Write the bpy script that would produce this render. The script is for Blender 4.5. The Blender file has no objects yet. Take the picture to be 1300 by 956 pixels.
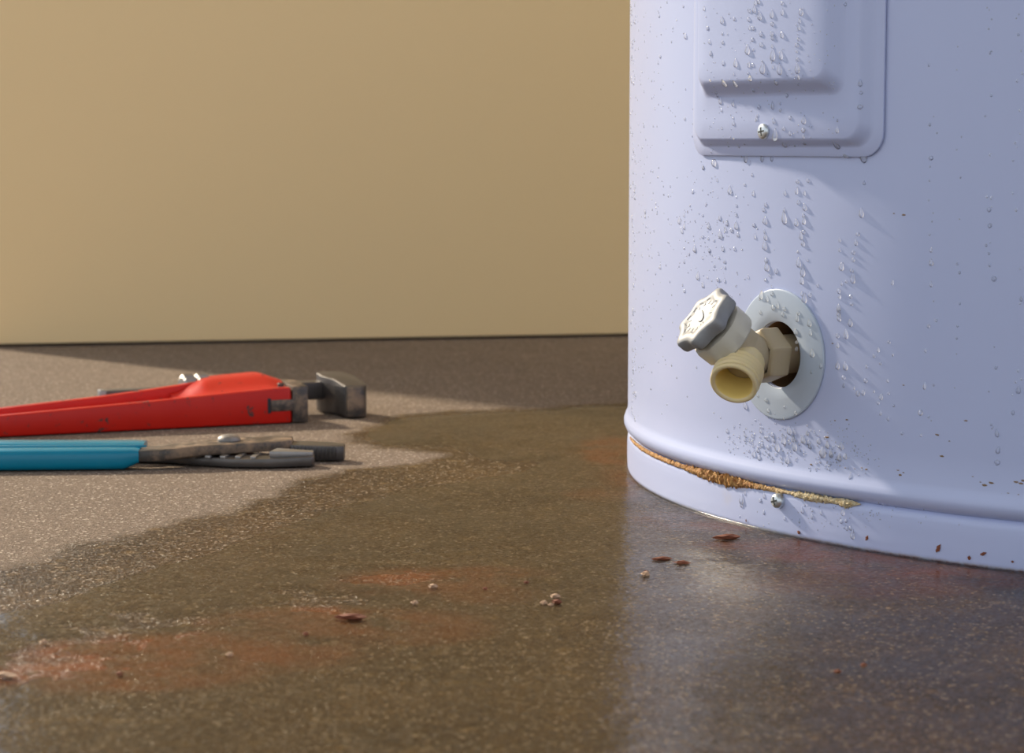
import bpy, bmesh, math, random
from mathutils import Vector, Matrix, noise

random.seed(7)
S = bpy.context.scene
C = S.collection
PI = math.pi

# ------------------------------------------------------------------ camera
F, PITCH, CAMH = 2800.0, 0.10669, 0.17075
TX, TY, TR = 0.38518, 1.12894, 0.325          # water heater axis and radius
cam = bpy.data.cameras.new('camera')
cam.sensor_width = 36.0
cam.sensor_fit = 'HORIZONTAL'
cam.lens = F / 1300.0 * 36.0
cam.clip_start = 0.02
cam.clip_end = 50
cam.dof.use_dof = True
cam.dof.focus_distance = 0.97
cam.dof.aperture_fstop = 20.0
camo = bpy.data.objects.new('camera', cam)
camo.location = (0, 0, CAMH)
camo.rotation_euler = (PI / 2 - PITCH, 0, 0)
C.objects.link(camo)
S.camera = camo

# ------------------------------------------------------------------ light
w = bpy.data.worlds.new('world')
S.world = w
w.use_nodes = True
bg = w.node_tree.nodes['Background']
bg.inputs[0].default_value = (0.85, 0.92, 1.0, 1)
bg.inputs[1].default_value = 1.15

SUN_AZ, SUN_EL = math.radians(136.5), math.radians(29.5)
sl = bpy.data.lights.new('sun', 'SUN')
sl.energy = 6.2
sl.color = (1.0, 0.86, 0.66)
sl.angle = math.radians(3.2)
so = bpy.data.objects.new('sun', sl)
sd = Vector((math.cos(SUN_AZ) * math.cos(SUN_EL), math.sin(SUN_AZ) * math.cos(SUN_EL), math.sin(SUN_EL)))
so.rotation_euler = sd.to_track_quat('Z', 'Y').to_euler()
so.location = sd * 4
C.objects.link(so)

lamp = bpy.data.lights.new('wall_fill', 'AREA')        # unseen warm fill light, added to brighten the wall
lamp.shape = 'DISK'
lamp.size = 0.4
lamp.energy = 32.0
lamp.color = (1.0, 0.86, 0.62)
lampo = bpy.data.objects.new('wall_fill', lamp)
lampo.location = (0.75, 1.15, 2.15)
lampo.rotation_euler = (Vector((0.75, 1.15, 2.15)) - Vector((0.05, 1.9, 0.25))).to_track_quat('Z', 'Y').to_euler()
C.objects.link(lampo)

S.view_settings.view_transform = 'Standard'
S.view_settings.look = 'None'
S.view_settings.gamma = 1
S.view_settings.use_curve_mapping = False
S.view_settings.exposure = 0.0


# ------------------------------------------------------------------ helpers: places
def ray(px, py):
    a = (px - 650) / F
    b = -(py - 478) / F
    return Vector((a, math.cos(PITCH) + b * math.sin(PITCH), -math.sin(PITCH) + b * math.cos(PITCH)))


def fl(px, py, z=0.0):
    d = ray(px, py)
    return Vector((0, 0, CAMH)) + d * ((z - CAMH) / d.z)


def cyl(px, py, off=0.0):
    """azimuth and height where the sight line meets the tank (radius + off)"""
    d = ray(px, py)
    rad = TR + off
    A = d.x ** 2 + d.y ** 2
    B = 2 * (-TX * d.x - TY * d.y)
    q = B * B - 4 * A * (TX ** 2 + TY ** 2 - rad ** 2)
    k = (-B - math.sqrt(max(q, 0))) / (2 * A)
    return math.atan2(d.y * k - TY, d.x * k - TX), CAMH + d.z * k


def on_tank(az, z, off=0.0):
    return Vector((TX + (TR + off) * math.cos(az), TY + (TR + off) * math.sin(az), z))


# ------------------------------------------------------------------ helpers: materials
class NT:
    def __init__(self, name):
        self.m = bpy.data.materials.new(name)
        self.m.use_nodes = True
        self.t = self.m.node_tree
        self.b = self.t.nodes['Principled BSDF']
        self.out = self.t.nodes['Material Output']

    def n(self, typ, **kw):
        x = self.t.nodes.new(typ)
        for k, v in kw.items():
            if k.startswith('i_'):
                x.inputs[k[2:].replace('_', ' ')].default_value = v
            else:
                setattr(x, k, v)
        return x

    def l(self, a, b):
        self.t.links.new(a, b)

    def noise(self, scale, detail=3, rough=0.5, vec=None):
        x = self.n('ShaderNodeTexNoise')
        x.inputs['Scale'].default_value = scale
        x.inputs['Detail'].default_value = detail
        x.inputs['Roughness'].default_value = rough
        self.l(vec if vec is not None else self.obj(), x.inputs['Vector'])
        return x.outputs['Fac']

    def obj(self):
        if not hasattr(self, '_tc'):
            self._tc = self.n('ShaderNodeTexCoord')
        return self._tc.outputs['Object']

    def ramp(self, fac, a, b, ca=(0, 0, 0, 1), cb=(1, 1, 1, 1)):
        x = self.n('ShaderNodeValToRGB')
        x.color_ramp.elements[0].position = a
        x.color_ramp.elements[1].position = b
        x.color_ramp.elements[0].color = ca
        x.color_ramp.elements[1].color = cb
        self.l(fac, x.inputs[0])
        return x.outputs[0]

    def mix(self, fac, a, b, blend='MIX'):
        x = self.n('ShaderNodeMix', data_type='RGBA', blend_type=blend)
        for s, v in ((x.inputs[0], fac), (x.inputs[6], a), (x.inputs[7], b)):
            if hasattr(v, 'is_linked'):
                self.l(v, s)
            else:
                s.default_value = v if not isinstance(v, tuple) else (v + (1,))[:4]
        return x.outputs[2]

    def math(self, op, a, b=0.0, clamp=False):
        x = self.n('ShaderNodeMath', operation=op, use_clamp=clamp)
        for s, v in ((x.inputs[0], a), (x.inputs[1], b)):
            if hasattr(v, 'is_linked'):
                self.l(v, s)
            else:
                s.default_value = v
        return x.outputs[0]

    def attr(self, name):
        x = self.n('ShaderNodeAttribute', attribute_name=name)
        return x.outputs['Fac']

    def bump(self, h, strength, dist=0.001):
        x = self.n('ShaderNodeBump')
        x.inputs['Strength'].default_value = strength
        x.inputs['Distance'].default_value = dist
        self.l(h, x.inputs['Height'])
        return x.outputs[0]

    def set(self, **kw):
        for k, v in kw.items():
            s = self.b.inputs[k.replace('_', ' ')]
            if hasattr(v, 'is_linked'):
                self.l(v, s)
            else:
                s.default_value = v if not isinstance(v, tuple) else (v + (1,))[:4]
        return self


M = {}


def simple(name, col, rough=0.5, metal=0.0, var=0.12, nscale=120, bump=0.0, spec=0.5):
    t = NT(name)
    f = t.noise(nscale, 4)
    lo = tuple(c * (1 - var) for c in col)
    hi = tuple(min(1, c * (1 + var)) for c in col)
    t.set(Base_Color=t.mix(f, lo, hi), Roughness=rough, Metallic=metal, Specular_IOR_Level=spec)
    if bump:
        t.set(Normal=t.bump(t.noise(nscale * 3, 3), bump, 0.0005))
    M[name] = t.m
    return t


# ------------------------------------------------------------------ helpers: meshes
class MB:
    def __init__(self):
        self.v = []
        self.f = []
        self.mi = []
        self.cur = 0

    def add(self, vs, fs):
        o = len(self.v)
        self.v += [Vector(p) for p in vs]
        self.f += [tuple(i + o for i in q) for q in fs]
        self.mi += [self.cur] * len(fs)

    def rings(self, rings, closed=True, cap0=False, cap1=False):
        """list of equal-length point loops bridged with quads"""
        n = len(rings[0])
        vs = [p for r in rings for p in r]
        fs = []
        for i in range(len(rings) - 1):
            for j in range(n if closed else n - 1):
                k = (j + 1) % n
                fs.append((i * n + j, i * n + k, (i + 1) * n + k, (i + 1) * n + j))
        if cap0:
            fs.append(tuple(range(n - 1, -1, -1)))
        if cap1:
            b = (len(rings) - 1) * n
            fs.append(tuple(b + j for j in range(n)))
        self.add(vs, fs)

    def lathe(self, prof, seg=48, mat=Matrix(), cap0=False, cap1=False, rfun=None):
        """prof: (radius, height) along local z"""
        rs = []
        for r, h in prof:
            ring = []
            for j in range(seg):
                a = 2 * PI * j / seg
                rr = r * (rfun(a) if rfun else 1)
                ring.append(mat @ Vector((rr * math.cos(a), rr * math.sin(a), h)))
            rs.append(ring)
        self.rings(rs, True, cap0, cap1)

    def box(self, lo, hi, mat=Matrix()):
        x0, y0, z0 = lo
        x1, y1, z1 = hi
        vs = [mat @ Vector(p) for p in ((x0, y0, z0), (x1, y0, z0), (x1, y1, z0), (x0, y1, z0),
                                        (x0, y0, z1), (x1, y0, z1), (x1, y1, z1), (x0, y1, z1))]
        self.add(vs, [(3, 2, 1, 0), (4, 5, 6, 7), (0, 1, 5, 4), (1, 2, 6, 5), (2, 3, 7, 6), (3, 0, 4, 7)])

    def prism(self, poly, z0, z1, mat=Matrix()):
        """plan polygon (counter-clockwise) raised; z0/z1 numbers or functions of (x, y)"""
        g0 = z0 if callable(z0) else (lambda x, y: z0)
        g1 = z1 if callable(z1) else (lambda x, y: z1)
        self.rings([[mat @ Vector((x, y, g0(x, y))) for x, y in poly],
                    [mat @ Vector((x, y, g1(x, y))) for x, y in poly]], True, True, True)

    def build(self, name, mats, parent=None, origin=None, bevel=0.0, seg=2, angle=35, smooth=True, sub=0):
        me = bpy.data.meshes.new(name)
        o3 = Vector(origin) if origin is not None else Vector((0, 0, 0))
        me.from_pydata([p - o3 for p in self.v], [], self.f)
        if not isinstance(mats, (list, tuple)):
            mats = [mats]
        for m in mats:
            me.materials.append(M[m])
        me.polygons.foreach_set('material_index', self.mi)
        bm = bmesh.new()
        bm.from_mesh(me)
        bmesh.ops.remove_doubles(bm, verts=bm.verts, dist=1e-6)
        bmesh.ops.recalc_face_normals(bm, faces=bm.faces)
        if bevel:
            es = [e for e in bm.edges if e.is_manifold and e.calc_face_angle(0) > math.radians(angle)]
            bmesh.ops.bevel(bm, geom=es, offset=bevel, segments=seg, profile=0.5, affect='EDGES', clamp_overlap=True)
        if sub:
            bmesh.ops.subdivide_edges(bm, edges=bm.edges, cuts=sub, use_grid_fill=True)
        bm.to_mesh(me)
        bm.free()
        if smooth:
            me.polygons.foreach_set('use_smooth', [True] * len(me.polygons))
            me.set_sharp_from_angle(angle=math.radians(angle))
        o = bpy.data.objects.new(name, me)
        C.objects.link(o)
        if parent:
            o.parent = parent
        return o


def empty(name, loc, rz=0.0):
    o = bpy.data.objects.new(name, None)
    o.empty_display_size = 0.05
    o.location = loc
    o.rotation_euler = (0, 0, rz)
    C.objects.link(o)
    return o


def tag(o, label=None, cat=None, group=None, kind=None):
    for k, v in (('label', label), ('category', cat), ('group', group), ('kind', kind)):
        if v:
            o[k] = v
    return o


def frame(origin, zdir, xhint=Vector((0, 0, 1))):
    z = Vector(zdir).normalized()
    y = z.cross(xhint).normalized()
    x = y.cross(z)
    m = Matrix((x, y, z)).transposed().to_4x4()
    m.translation = origin
    return m


def sstep(t):
    t = max(0, min(1, t))
    return t * t * (3 - 2 * t)


def fattr(me, name, vals):
    a = me.attributes.new(name, 'FLOAT', 'POINT')
    a.data.foreach_set('value', vals)


# ------------------------------------------------------------------ materials
# concrete floor: grainy, pale when dry, dark where damp, rusty patches
t = NT('concrete')
tc = t.n('ShaderNodeTexCoord').outputs['Object']
grain = t.n('ShaderNodeTexVoronoi')
grain.inputs['Scale'].default_value = 950
t.l(tc, grain.inputs['Vector'])
sep = t.n('ShaderNodeSeparateColor')
t.l(grain.outputs['Color'], sep.inputs[0])
big = t.noise(14, 5, 0.6, tc)
mid = t.noise(90, 4, 0.6, tc)
fine = t.noise(900, 3, 0.7, tc)
dry = t.mix(big, (0.21, 0.160, 0.122), (0.29, 0.222, 0.170))
dry = t.mix(t.math('MULTIPLY', sep.outputs[0], 0.7), dry, (0.09, 0.068, 0.053))
dry = t.mix(t.ramp(sep.outputs[1], 0.92, 0.97), dry, (0.50, 0.43, 0.35))
wetc = t.mix(t.ramp(big, 0.35, 0.65), (0.066, 0.037, 0.014), (0.114, 0.065, 0.025))
wetc = t.mix(t.math('MULTIPLY', t.ramp(sep.outputs[0], 0.25, 0.85), 0.75), wetc, (0.026, 0.019, 0.013))
wetc = t.mix(t.ramp(mid, 0.56, 0.72), wetc, (0.155, 0.095, 0.038))
wetc = t.mix(t.ramp(sep.outputs[1], 0.93, 0.97), wetc, (0.33, 0.25, 0.17))
edge = t.math('ADD', t.attr('damp'), t.math('MULTIPLY', t.math('SUBTRACT', t.noise(45, 5, 0.65, tc), 0.5), 0.035))
wet = t.ramp(edge, 0.494, 0.506)          # attribute holds 0.5 + signed distance in metres
col = t.mix(wet, dry, wetc)
rust = t.math('MULTIPLY', t.attr('rust'), t.ramp(t.noise(38, 6, 0.7, tc), 0.34, 0.56))
col = t.mix(t.math('MULTIPLY', rust, 0.72), col, t.mix(fine, (0.13, 0.031, 0.005), (0.30, 0.082, 0.016)))
hgt = t.math('ADD', t.math('MULTIPLY', grain.outputs['Distance'], 0.45), fine)
rg = t.mix(wet, (0.9, 0.9, 0.9), (0.26, 0.26, 0.26))
t.set(Base_Color=col, Roughness=rg, Specular_IOR_Level=t.mix(wet, (0.12, 0.12, 0.12), t.ramp(sep.outputs[2], 0.80, 0.95, (0.03, 0.03, 0.03, 1), (0.6, 0.6, 0.6, 1))), Normal=t.bump(hgt, 0.7, 0.0014))
M['concrete'] = t.m

# thin film of rusty water: lets the floor through, mirrors at a low angle
t = NT('water_film')
tc = t.n('ShaderNodeTexCoord').outputs['Object']
mp = t.n('ShaderNodeMapping')
mp.inputs['Scale'].default_value = (1.0, 1.0, 1.0)
t.l(tc, mp.inputs[0])
rip = t.math('ADD', t.math('MULTIPLY', t.noise(70, 3, 0.55, mp.outputs[0]), 1.0), t.math('MULTIPLY', t.noise(320, 3, 0.6, mp.outputs[0]), 0.45))
nb = t.bump(rip, 0.32, 0.0014)
gl = t.n('ShaderNodeBsdfGlossy')
gl.inputs['Roughness'].default_value = 0.13
gl.inputs['Color'].default_value = (0.95, 0.95, 0.95, 1)
t.l(nb, gl.inputs['Normal'])
tr = t.n('ShaderNodeBsdfTransparent')
tr.inputs['Color'].default_value = (0.99, 0.97, 0.91, 1)
fr = t.n('ShaderNodeFresnel')
fr.inputs['IOR'].default_value = 1.33
mx = t.n('ShaderNodeMixShader')
cov = t.math('ADD', 0.30, t.math('MULTIPLY', t.ramp(t.noise(620, 4, 0.7, tc), 0.40, 0.60), 0.28))
cov = t.math('ADD', cov, t.math('MULTIPLY', t.ramp(t.noise(16, 4, 0.6, tc), 0.40, 0.60), 0.16))
t.l(t.math('MULTIPLY', fr.outputs[0], cov), mx.inputs[0])         # grains stand proud of the thin film
t.l(tr.outputs[0], mx.inputs[1])
t.l(gl.outputs[0], mx.inputs[2])
t.l(mx.outputs[0], t.out.inputs['Surface'])
M['water_film'] = t.m

# water drops
t = NT('water_drop')
gl = t.n('ShaderNodeBsdfGlossy')
gl.inputs['Roughness'].default_value = 0.12
tr = t.n('ShaderNodeBsdfTransparent')
tr.inputs['Color'].default_value = (1, 1, 1, 1)
df = t.n('ShaderNodeBsdfTranslucent')
df.inputs['Color'].default_value = (0.96, 0.98, 1.0, 1)
d2 = t.n('ShaderNodeBsdfDiffuse')
d2.inputs['Color'].default_value = (1, 1, 1, 1)
m0 = t.n('ShaderNodeMixShader')
m0.inputs[0].default_value = 0.2
t.l(df.outputs[0], m0.inputs[1])
t.l(d2.outputs[0], m0.inputs[2])
m1 = t.n('ShaderNodeMixShader')
m1.inputs[0].default_value = 0.40
t.l(tr.outputs[0], m1.inputs[1])
t.l(m0.outputs[0], m1.inputs[2])
fr = t.n('ShaderNodeFresnel')
fr.inputs['IOR'].default_value = 1.33
m2 = t.n('ShaderNodeMixShader')
t.l(fr.outputs[0], m2.inputs[0])
t.l(m1.outputs[0], m2.inputs[1])
t.l(gl.outputs[0], m2.inputs[2])
t.l(m2.outputs[0], t.out.inputs['Surface'])
M['water_drop'] = t.m

# painted plaster wall
t = NT('wall_paint')
t.set(Base_Color=t.mix(t.noise(3, 4), (0.90, 0.68, 0.37), (0.93, 0.71, 0.39)), Roughness=0.75, Specular_IOR_Level=0.25,
      Normal=t.bump(t.noise(220, 3), 0.05, 0.0005))
M['wall_paint'] = t.m

simple('shade_ceiling_paint', (0.62, 0.60, 0.56), 0.8, 0, 0.04, 4)

# white enamel
t = NT('enamel')
ob = t.obj()
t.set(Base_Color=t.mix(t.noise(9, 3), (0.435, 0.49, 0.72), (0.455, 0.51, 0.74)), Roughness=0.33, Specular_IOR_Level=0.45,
      Normal=t.bump(t.noise(30, 2), 0.05, 0.001))
M['enamel'] = t.m
t = NT('enamel_base')
st = t.attr('stain')
stf = t.math('MULTIPLY', st, t.ramp(t.noise(160, 4), 0.35, 0.65))
rb = t.math('MULTIPLY', t.attr('foot_rust'), t.ramp(t.noise(230, 5, 0.7), 0.40, 0.60))
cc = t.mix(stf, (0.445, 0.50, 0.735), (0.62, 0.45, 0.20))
cc = t.mix(rb, cc, (0.22, 0.07, 0.02))
t.set(Base_Color=cc, Roughness=0.35, Specular_IOR_Level=0.45)
M['enamel_base'] = t.m

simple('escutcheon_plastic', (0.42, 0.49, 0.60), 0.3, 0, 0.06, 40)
simple('valve_plastic', (0.43, 0.35, 0.23), 0.42, 0, 0.15, 60, 0.1)
M['valve_plastic'].node_tree.nodes['Principled BSDF'].inputs['Subsurface Weight'].default_value = 0.25
M['valve_plastic'].node_tree.nodes['Principled BSDF'].inputs['Subsurface Radius'].default_value = (0.004, 0.003, 0.001)
simple('spout_plastic', (0.72, 0.59, 0.33), 0.4, 0, 0.12, 60)
M['spout_plastic'].node_tree.nodes['Principled BSDF'].inputs['Subsurface Weight'].default_value = 0.3
M['spout_plastic'].node_tree.nodes['Principled BSDF'].inputs['Subsurface Radius'].default_value = (0.004, 0.003, 0.001)
simple('spout_inside', (0.80, 0.60, 0.19), 0.4, 0, 0.1, 60)
simple('bonnet_plastic', (0.54, 0.51, 0.43), 0.45, 0, 0.06, 60)
simple('silver_knob', (0.27, 0.275, 0.285), 0.55, 0.25, 0.2, 150, 0.15, 0.3)
simple('foam', (0.20, 0.11, 0.045), 0.9, 0, 0.4, 90, 0.4)
simple('zinc', (0.62, 0.66, 0.68), 0.3, 0.8, 0.1, 200)
simple('recess_shade', (0.05, 0.055, 0.055), 0.6, 0.3)
simple('gap_shade', (0.02, 0.02, 0.025), 0.8)

t = NT('rust_crust')
n1 = t.noise(420, 5, 0.7)
al = t.attr('along')
n1 = t.ramp(n1, 0.32, 0.68)
hot = t.mix(n1, (0.30, 0.075, 0.010), (0.88, 0.52, 0.18))
cream = t.mix(n1, (0.62, 0.42, 0.16), (0.95, 0.85, 0.60))
t.set(Base_Color=t.mix(al, hot, cream), Roughness=0.6, Normal=t.bump(t.noise(900, 4, 0.7), 1.0, 0.002))
M['rust_crust'] = t.m
simple('rust_flake', (0.20, 0.055, 0.022), 0.7, 0, 0.5, 300, 0.5)
simple('pale_flake', (0.48, 0.31, 0.20), 0.7, 0, 0.4, 300, 0.5)

# tools
t = NT('red_paint')
ch = t.math('MAXIMUM', t.ramp(t.noise(75, 6, 0.75), 0.61, 0.635), t.ramp(t.noise(210, 5, 0.7), 0.645, 0.67))
t.set(Base_Color=t.mix(ch, t.mix(t.noise(40, 4), (0.46, 0.005, 0.002), (0.56, 0.014, 0.004)), (0.06, 0.035, 0.03)),
      Roughness=t.mix(ch, (0.33, 0.36, 0.36), (0.7, 0.7, 0.7)), Specular_IOR_Level=0.32,
      Normal=t.bump(t.noise(160, 3), 0.1, 0.0008))
M['red_paint'] = t.m
t = NT('blue_grip')
t.set(Base_Color=t.mix(t.noise(60, 4), (0.0, 0.165, 0.27), (0.001, 0.20, 0.315)), Roughness=0.25, Specular_IOR_Level=0.35)
M['blue_grip'] = t.m
t = NT('worn_steel')
r1 = t.ramp(t.noise(70, 6, 0.75), 0.42, 0.62)
t.set(Base_Color=t.mix(r1, (0.062, 0.056, 0.052), (0.25, 0.17, 0.11)), Roughness=t.mix(r1, (0.38, 0.38, 0.38), (0.7, 0.7, 0.7)),
      Metallic=t.mix(r1, (0.5, 0.5, 0.5), (0.2, 0.2, 0.2)), Normal=t.bump(t.noise(300, 4, 0.6), 0.35, 0.0006))
M['worn_steel'] = t.m
simple('dark_steel', (0.085, 0.075, 0.07), 0.42, 0.6, 0.3, 140, 0.3)
simple('jaw_steel', (0.10, 0.09, 0.085), 0.33, 0.6, 0.45, 90, 0.3)
simple('worn_bolt', (0.22, 0.20, 0.185), 0.5, 0.5, 0.5, 200, 0.3)
simple('rust_speck', (0.22, 0.14, 0.08), 0.7, 0, 0.5, 300)
simple('bright_steel', (0.27, 0.255, 0.245), 0.42, 0.8, 0.4, 140, 0.15)

# ------------------------------------------------------------------ floor
DAMP = [(830, 505), (800, 511), (745, 513), (700, 518), (640, 519), (560, 522), (500, 528), (465, 540), (440, 553),
        (448, 566), (480, 570), (520, 570), (548, 575), (552, 579), (540, 585), (500, 592), (450, 596), (407, 601),
        (375, 611), (345, 627), (300, 647), (210, 666), (115, 688), (50, 710), (0, 720), (-80, 740), (-400, 800),
        (-700, 1400), (2200, 1400), (2600, 700), (2600, 505)]
FILM = [(830, 510), (800, 516), (745, 517), (700, 521), (640, 523), (560, 527), (505, 532), (473, 545), (470, 558),
        (490, 565), (520, 566), (560, 567), (600, 574), (615, 584), (650, 587), (682, 586), (668, 597), (600, 610),
        (520, 622), (440, 641), (370, 664), (300, 690), (200, 722), (120, 747), (50, 770), (0, 779), (-80, 805),
        (-400, 900), (-700, 1400), (2200, 1400), (2600, 700), (2600, 510)]
ISLES = [((60, 838), 0.018, 0.024), ((185, 795), 0.018, 0.020), ((400, 766), 0.018, 0.016), ((500, 733), 0.022, 0.010)]
RUST = [((778, 573), 0.020, 0.060, 1.0), ((800, 600), 0.02, 0.05, 0.7), ((925, 668), 0.03, 0.012, 0.8), ((765, 628), 0.02, 0.02, 0.5),
        ((440, 790), 0.05, 0.022, 0.8), ((530, 738), 0.035, 0.028, 0.7),
        ((600, 728), 0.03, 0.014, 0.8), ((240, 830), 0.055, 0.03, 1.0), ((330, 812), 0.03, 0.02, 0.6), ((380, 785), 0.03, 0.02, 0.8),
        ((120, 858), 0.05, 0.022, 0.9), ((520, 795), 0.03, 0.03, 0.6), ((620, 755), 0.02, 0.02, 0.5),
        ((1010, 692), 0.04, 0.014, 0.9), ((1080, 706), 0.04, 0.018, 1.0), ((1160, 722), 0.04, 0.020, 1.0),
        ((1240, 735), 0.04, 0.016, 0.9), ((1300, 738), 0.04, 0.014, 0.8), ((880, 660), 0.03, 0.02, 0.4), ((1100, 740), 0.05, 0.03, 0.4)]


def poly_pts(px):
    r = []
    for x, y in px:
        p = fl(x, y)
        r.append((p.x, p.y))
    return r


def sdist(x, y, poly):
    d = 1e9
    ins = False
    n = len(poly)
    j = n - 1
    for i in range(n):
        ax, ay = poly[j]
        bx, by = poly[i]
        ex, ey = bx - ax, by - ay
        wx, wy = x - ax, y - ay
        k = max(0.0, min(1.0, (wx * ex + wy * ey) / (ex * ex + ey * ey)))
        dx, dy = wx - ex * k, wy - ey * k
        q = dx * dx + dy * dy
        if q < d:
            d = q
        if (ay > y) != (by > y) and x < ex * (y - ay) / (by - ay) + ax:
            ins = not ins
        j = i
    d = math.sqrt(d)
    return d if ins else -d


damp_poly, film_poly = poly_pts(DAMP), poly_pts(FILM)
isle = [(fl(*c), a, b) for c, a, b in ISLES]
rusts = [(fl(*c), a, b, s) for c, a, b, s in RUST]


def axis_steps(segs):
    r = []
    for a, b, n in segs:
        r += [a + (b - a) * i / n for i in range(n)]
    return r + [segs[-1][1]]


xs = axis_steps([(-3, -0.55, 10), (-0.55, 0.62, 160), (0.62, 3, 10)])
ys = axis_steps([(-1.5, 0.52, 8), (0.52, 1.0, 80), (1.0, 1.62, 90), (1.62, 4, 10)])
mb = MB()
mb.rings([[(x, y, 0) for x in xs] for y in ys], closed=False)
damp, rst = [], []
for v in mb.v:
    s = sdist(v.x, v.y, damp_poly)
    damp.append(0.5 + max(-0.4, min(0.4, s)))
    q = 0
    for c, a, b, k in rusts:
        e = ((v.x - c.x) / a) ** 2 + ((v.y - c.y) / b) ** 2
        if e < 3:
            q = max(q, k * sstep(1.35 - 0.9 * e))
    rst.append(q)
floor = mb.build('floor', 'concrete', smooth=False)
fattr(floor.data, 'damp', damp)
fattr(floor.data, 'rust', rst)
tag(floor, 'grainy brown concrete floor, pale where dry and dark where damp', kind='structure')

# ------------------------------------------------------------------ back wall panel
WA = Vector((-0.4385, 1.8185, 0))
wd = Vector((0.527, 0.100, 0)).normalized()
mb = MB()
wn = Vector((-wd.y, wd.x, 0))
wm = Matrix((wd, wn, Vector((0, 0, 1)))).transposed().to_4x4()
wm.translation = WA
mb.box((0, 0, 0.0025), (3.2, 0.04, 2.199), wm)
wall = mb.build('wall_back', 'wall_paint', bevel=0.0015, angle=30)
tag(wall, 'plain tan painted wall behind the tools and the tank', kind='structure')

# ------------------------------------------------------------------ slab added overhead, out of view, to keep sky light off the floor
mb = MB()
mb.box((-1.7, -2.4, 2.20), (3.2, 2.6, 2.28))
shade_ceil = mb.build('shade_ceiling', 'shade_ceiling_paint', bevel=0.002)
tag(shade_ceil, 'plain off-white slab added overhead, out of view, to dim the floor', kind='structure')

# ------------------------------------------------------------------ puddle film
gx = axis_steps([(-0.55, 0.75, 260)])
gy = axis_steps([(0.42, 1.5, 230)])
nx, ny = len(gx), len(gy)
H = []
for y in gy:
    for x in gx:
        s = sdist(x, y, film_poly)
        s += 0.006 * (noise.noise(Vector((x * 28, y * 28, 3.1))) + 0.6 * noise.noise(Vector((x * 75, y * 75, 8.2))))
        for c, a, b in isle:
            e = math.sqrt(((x - c.x) / a) ** 2 + ((y - c.y) / b) ** 2)
            if e < 2.2:
                s = min(s, (e - 1.0 + 1.3 * noise.noise(Vector((x * 60, y * 60, 1))) + 0.9 * noise.noise(Vector((x * 170, y * 170, 5)))) * min(a, b))
        H.append(max(-0.0002, min(0.0007, 0.05 * s)))
vs, fs, used = [], [], {}


def vid(k):
    if k not in used:
        used[k] = len(vs)
        vs.append(Vector((gx[k % nx], gy[k // nx], H[k])))
    return used[k]


for j in range(ny - 1):
    for i in range(nx - 1):
        q = (j * nx + i, j * nx + i + 1, (j + 1) * nx + i + 1, (j + 1) * nx + i)
        if max(H[k] for k in q) > 0 and all(math.hypot(gx[k % nx] - TX, gy[k // nx] - TY) > TR - 0.006 for k in q):
            fs.append(tuple(vid(k) for k in q))
mb = MB()
mb.add(vs, fs)
pud = mb.build('puddle', 'water_film')
tag(pud, 'shallow rusty puddle of water spread over the concrete around the leaking tank', 'puddle')

mb = MB()
pr = [(0.0022, 0.00045), (0.0014, 0.0007), (0.0008, 0.0010), (0.0004, 0.0014), (0.0003, 0.0018)]
mb.rings([[Vector((TX + (TR + o) * math.cos(2 * PI * j / 360), TY + (TR + o) * math.sin(2 * PI * j / 360), z)) for j in range(360)] for o, z in pr])
mb.build('meniscus', 'water_film', pud, angle=70)

# ------------------------------------------------------------------ water heater
ROOT = Vector((TX, TY, 0))
heater = empty('water_heater', ROOT)
tag(heater, 'large white cylindrical water heater tank, leaking and rusted along its base seam', 'water heater')

AZW, ZW = cyl(989, 450)            # drain valve hole
HOLE, PATCH = 0.0143, 0.022
az_patch = PATCH / TR
angs = [AZW + (i / 8 - 1) * az_patch for i in range(17)]
a = angs[-1]
rest = 2 * PI - 2 * az_patch
na = 400
angs += [angs[16] + rest * i / na for i in range(1, na)]
ZG = 0.0204
prof = [(-0.0022, ZG), (-0.0004, ZG + 0.0008), (0.0010, ZG + 0.0022), (0.0019, ZG + 0.0042), (0.0020, ZG + 0.0058), (0.0013, ZG + 0.0078),
        (0.0005, ZG + 0.0095), (0.0, ZG + 0.0115)]
zrows = [ZW - PATCH + 2 * PATCH * i / 16 for i in range(17)]
rows = prof + [(0, 0.045)] + [(0, z) for z in zrows] + [(0, 0.13 + 0.1 * i) for i in range(15)]
rows += [(-0.004, 1.545), (-0.018, 1.565), (-0.06, 1.58), (-0.2, 1.595), (-TR + 0.001, 1.6)]
n = len(angs)
vs = [on_tank(a, z, o) for o, z in rows for a in angs]
r0 = len(prof) + 1
fs = []
for i in range(len(rows) - 1):
    for j in range(n):
        if r0 <= i < r0 + 16 and j < 16:
            continue
        k = (j + 1) % n
        fs.append((i * n + j, i * n + k, (i + 1) * n + k, (i + 1) * n + j))
mb = MB()
mb.add(vs, fs)
# ring of faces between the square patch and the round hole
sq = [(i / 8 - 1, -1) for i in range(16)] + [(1, i / 8 - 1) for i in range(16)] + [(1 - i / 8, 1) for i in range(16)] + [(-1, 1 - i / 8) for i in range(16)]
loops = []
for k in (0, 0.33, 0.66, 1.0):
    lp = []
    for x, y in sq:
        l = math.hypot(x, y)
        cx, cy = x / l * HOLE, y / l * HOLE
        px, py = x * PATCH * (1 - k) + cx * k, y * PATCH * (1 - k) + cy * k
        lp.append(on_tank(AZW + px / TR, ZW + py))
    loops.append(lp)
# rolled-in lip of the hole
lp = []
for x, y in sq:
    l = math.hypot(x, y)
    lp.append(on_tank(AZW + x / l * HOLE / TR, ZW + y / l * HOLE, -0.0015))
loops.append(lp)
mb.rings(loops)
mb.build('tank_shell', 'enamel', heater, ROOT, angle=40)

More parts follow.
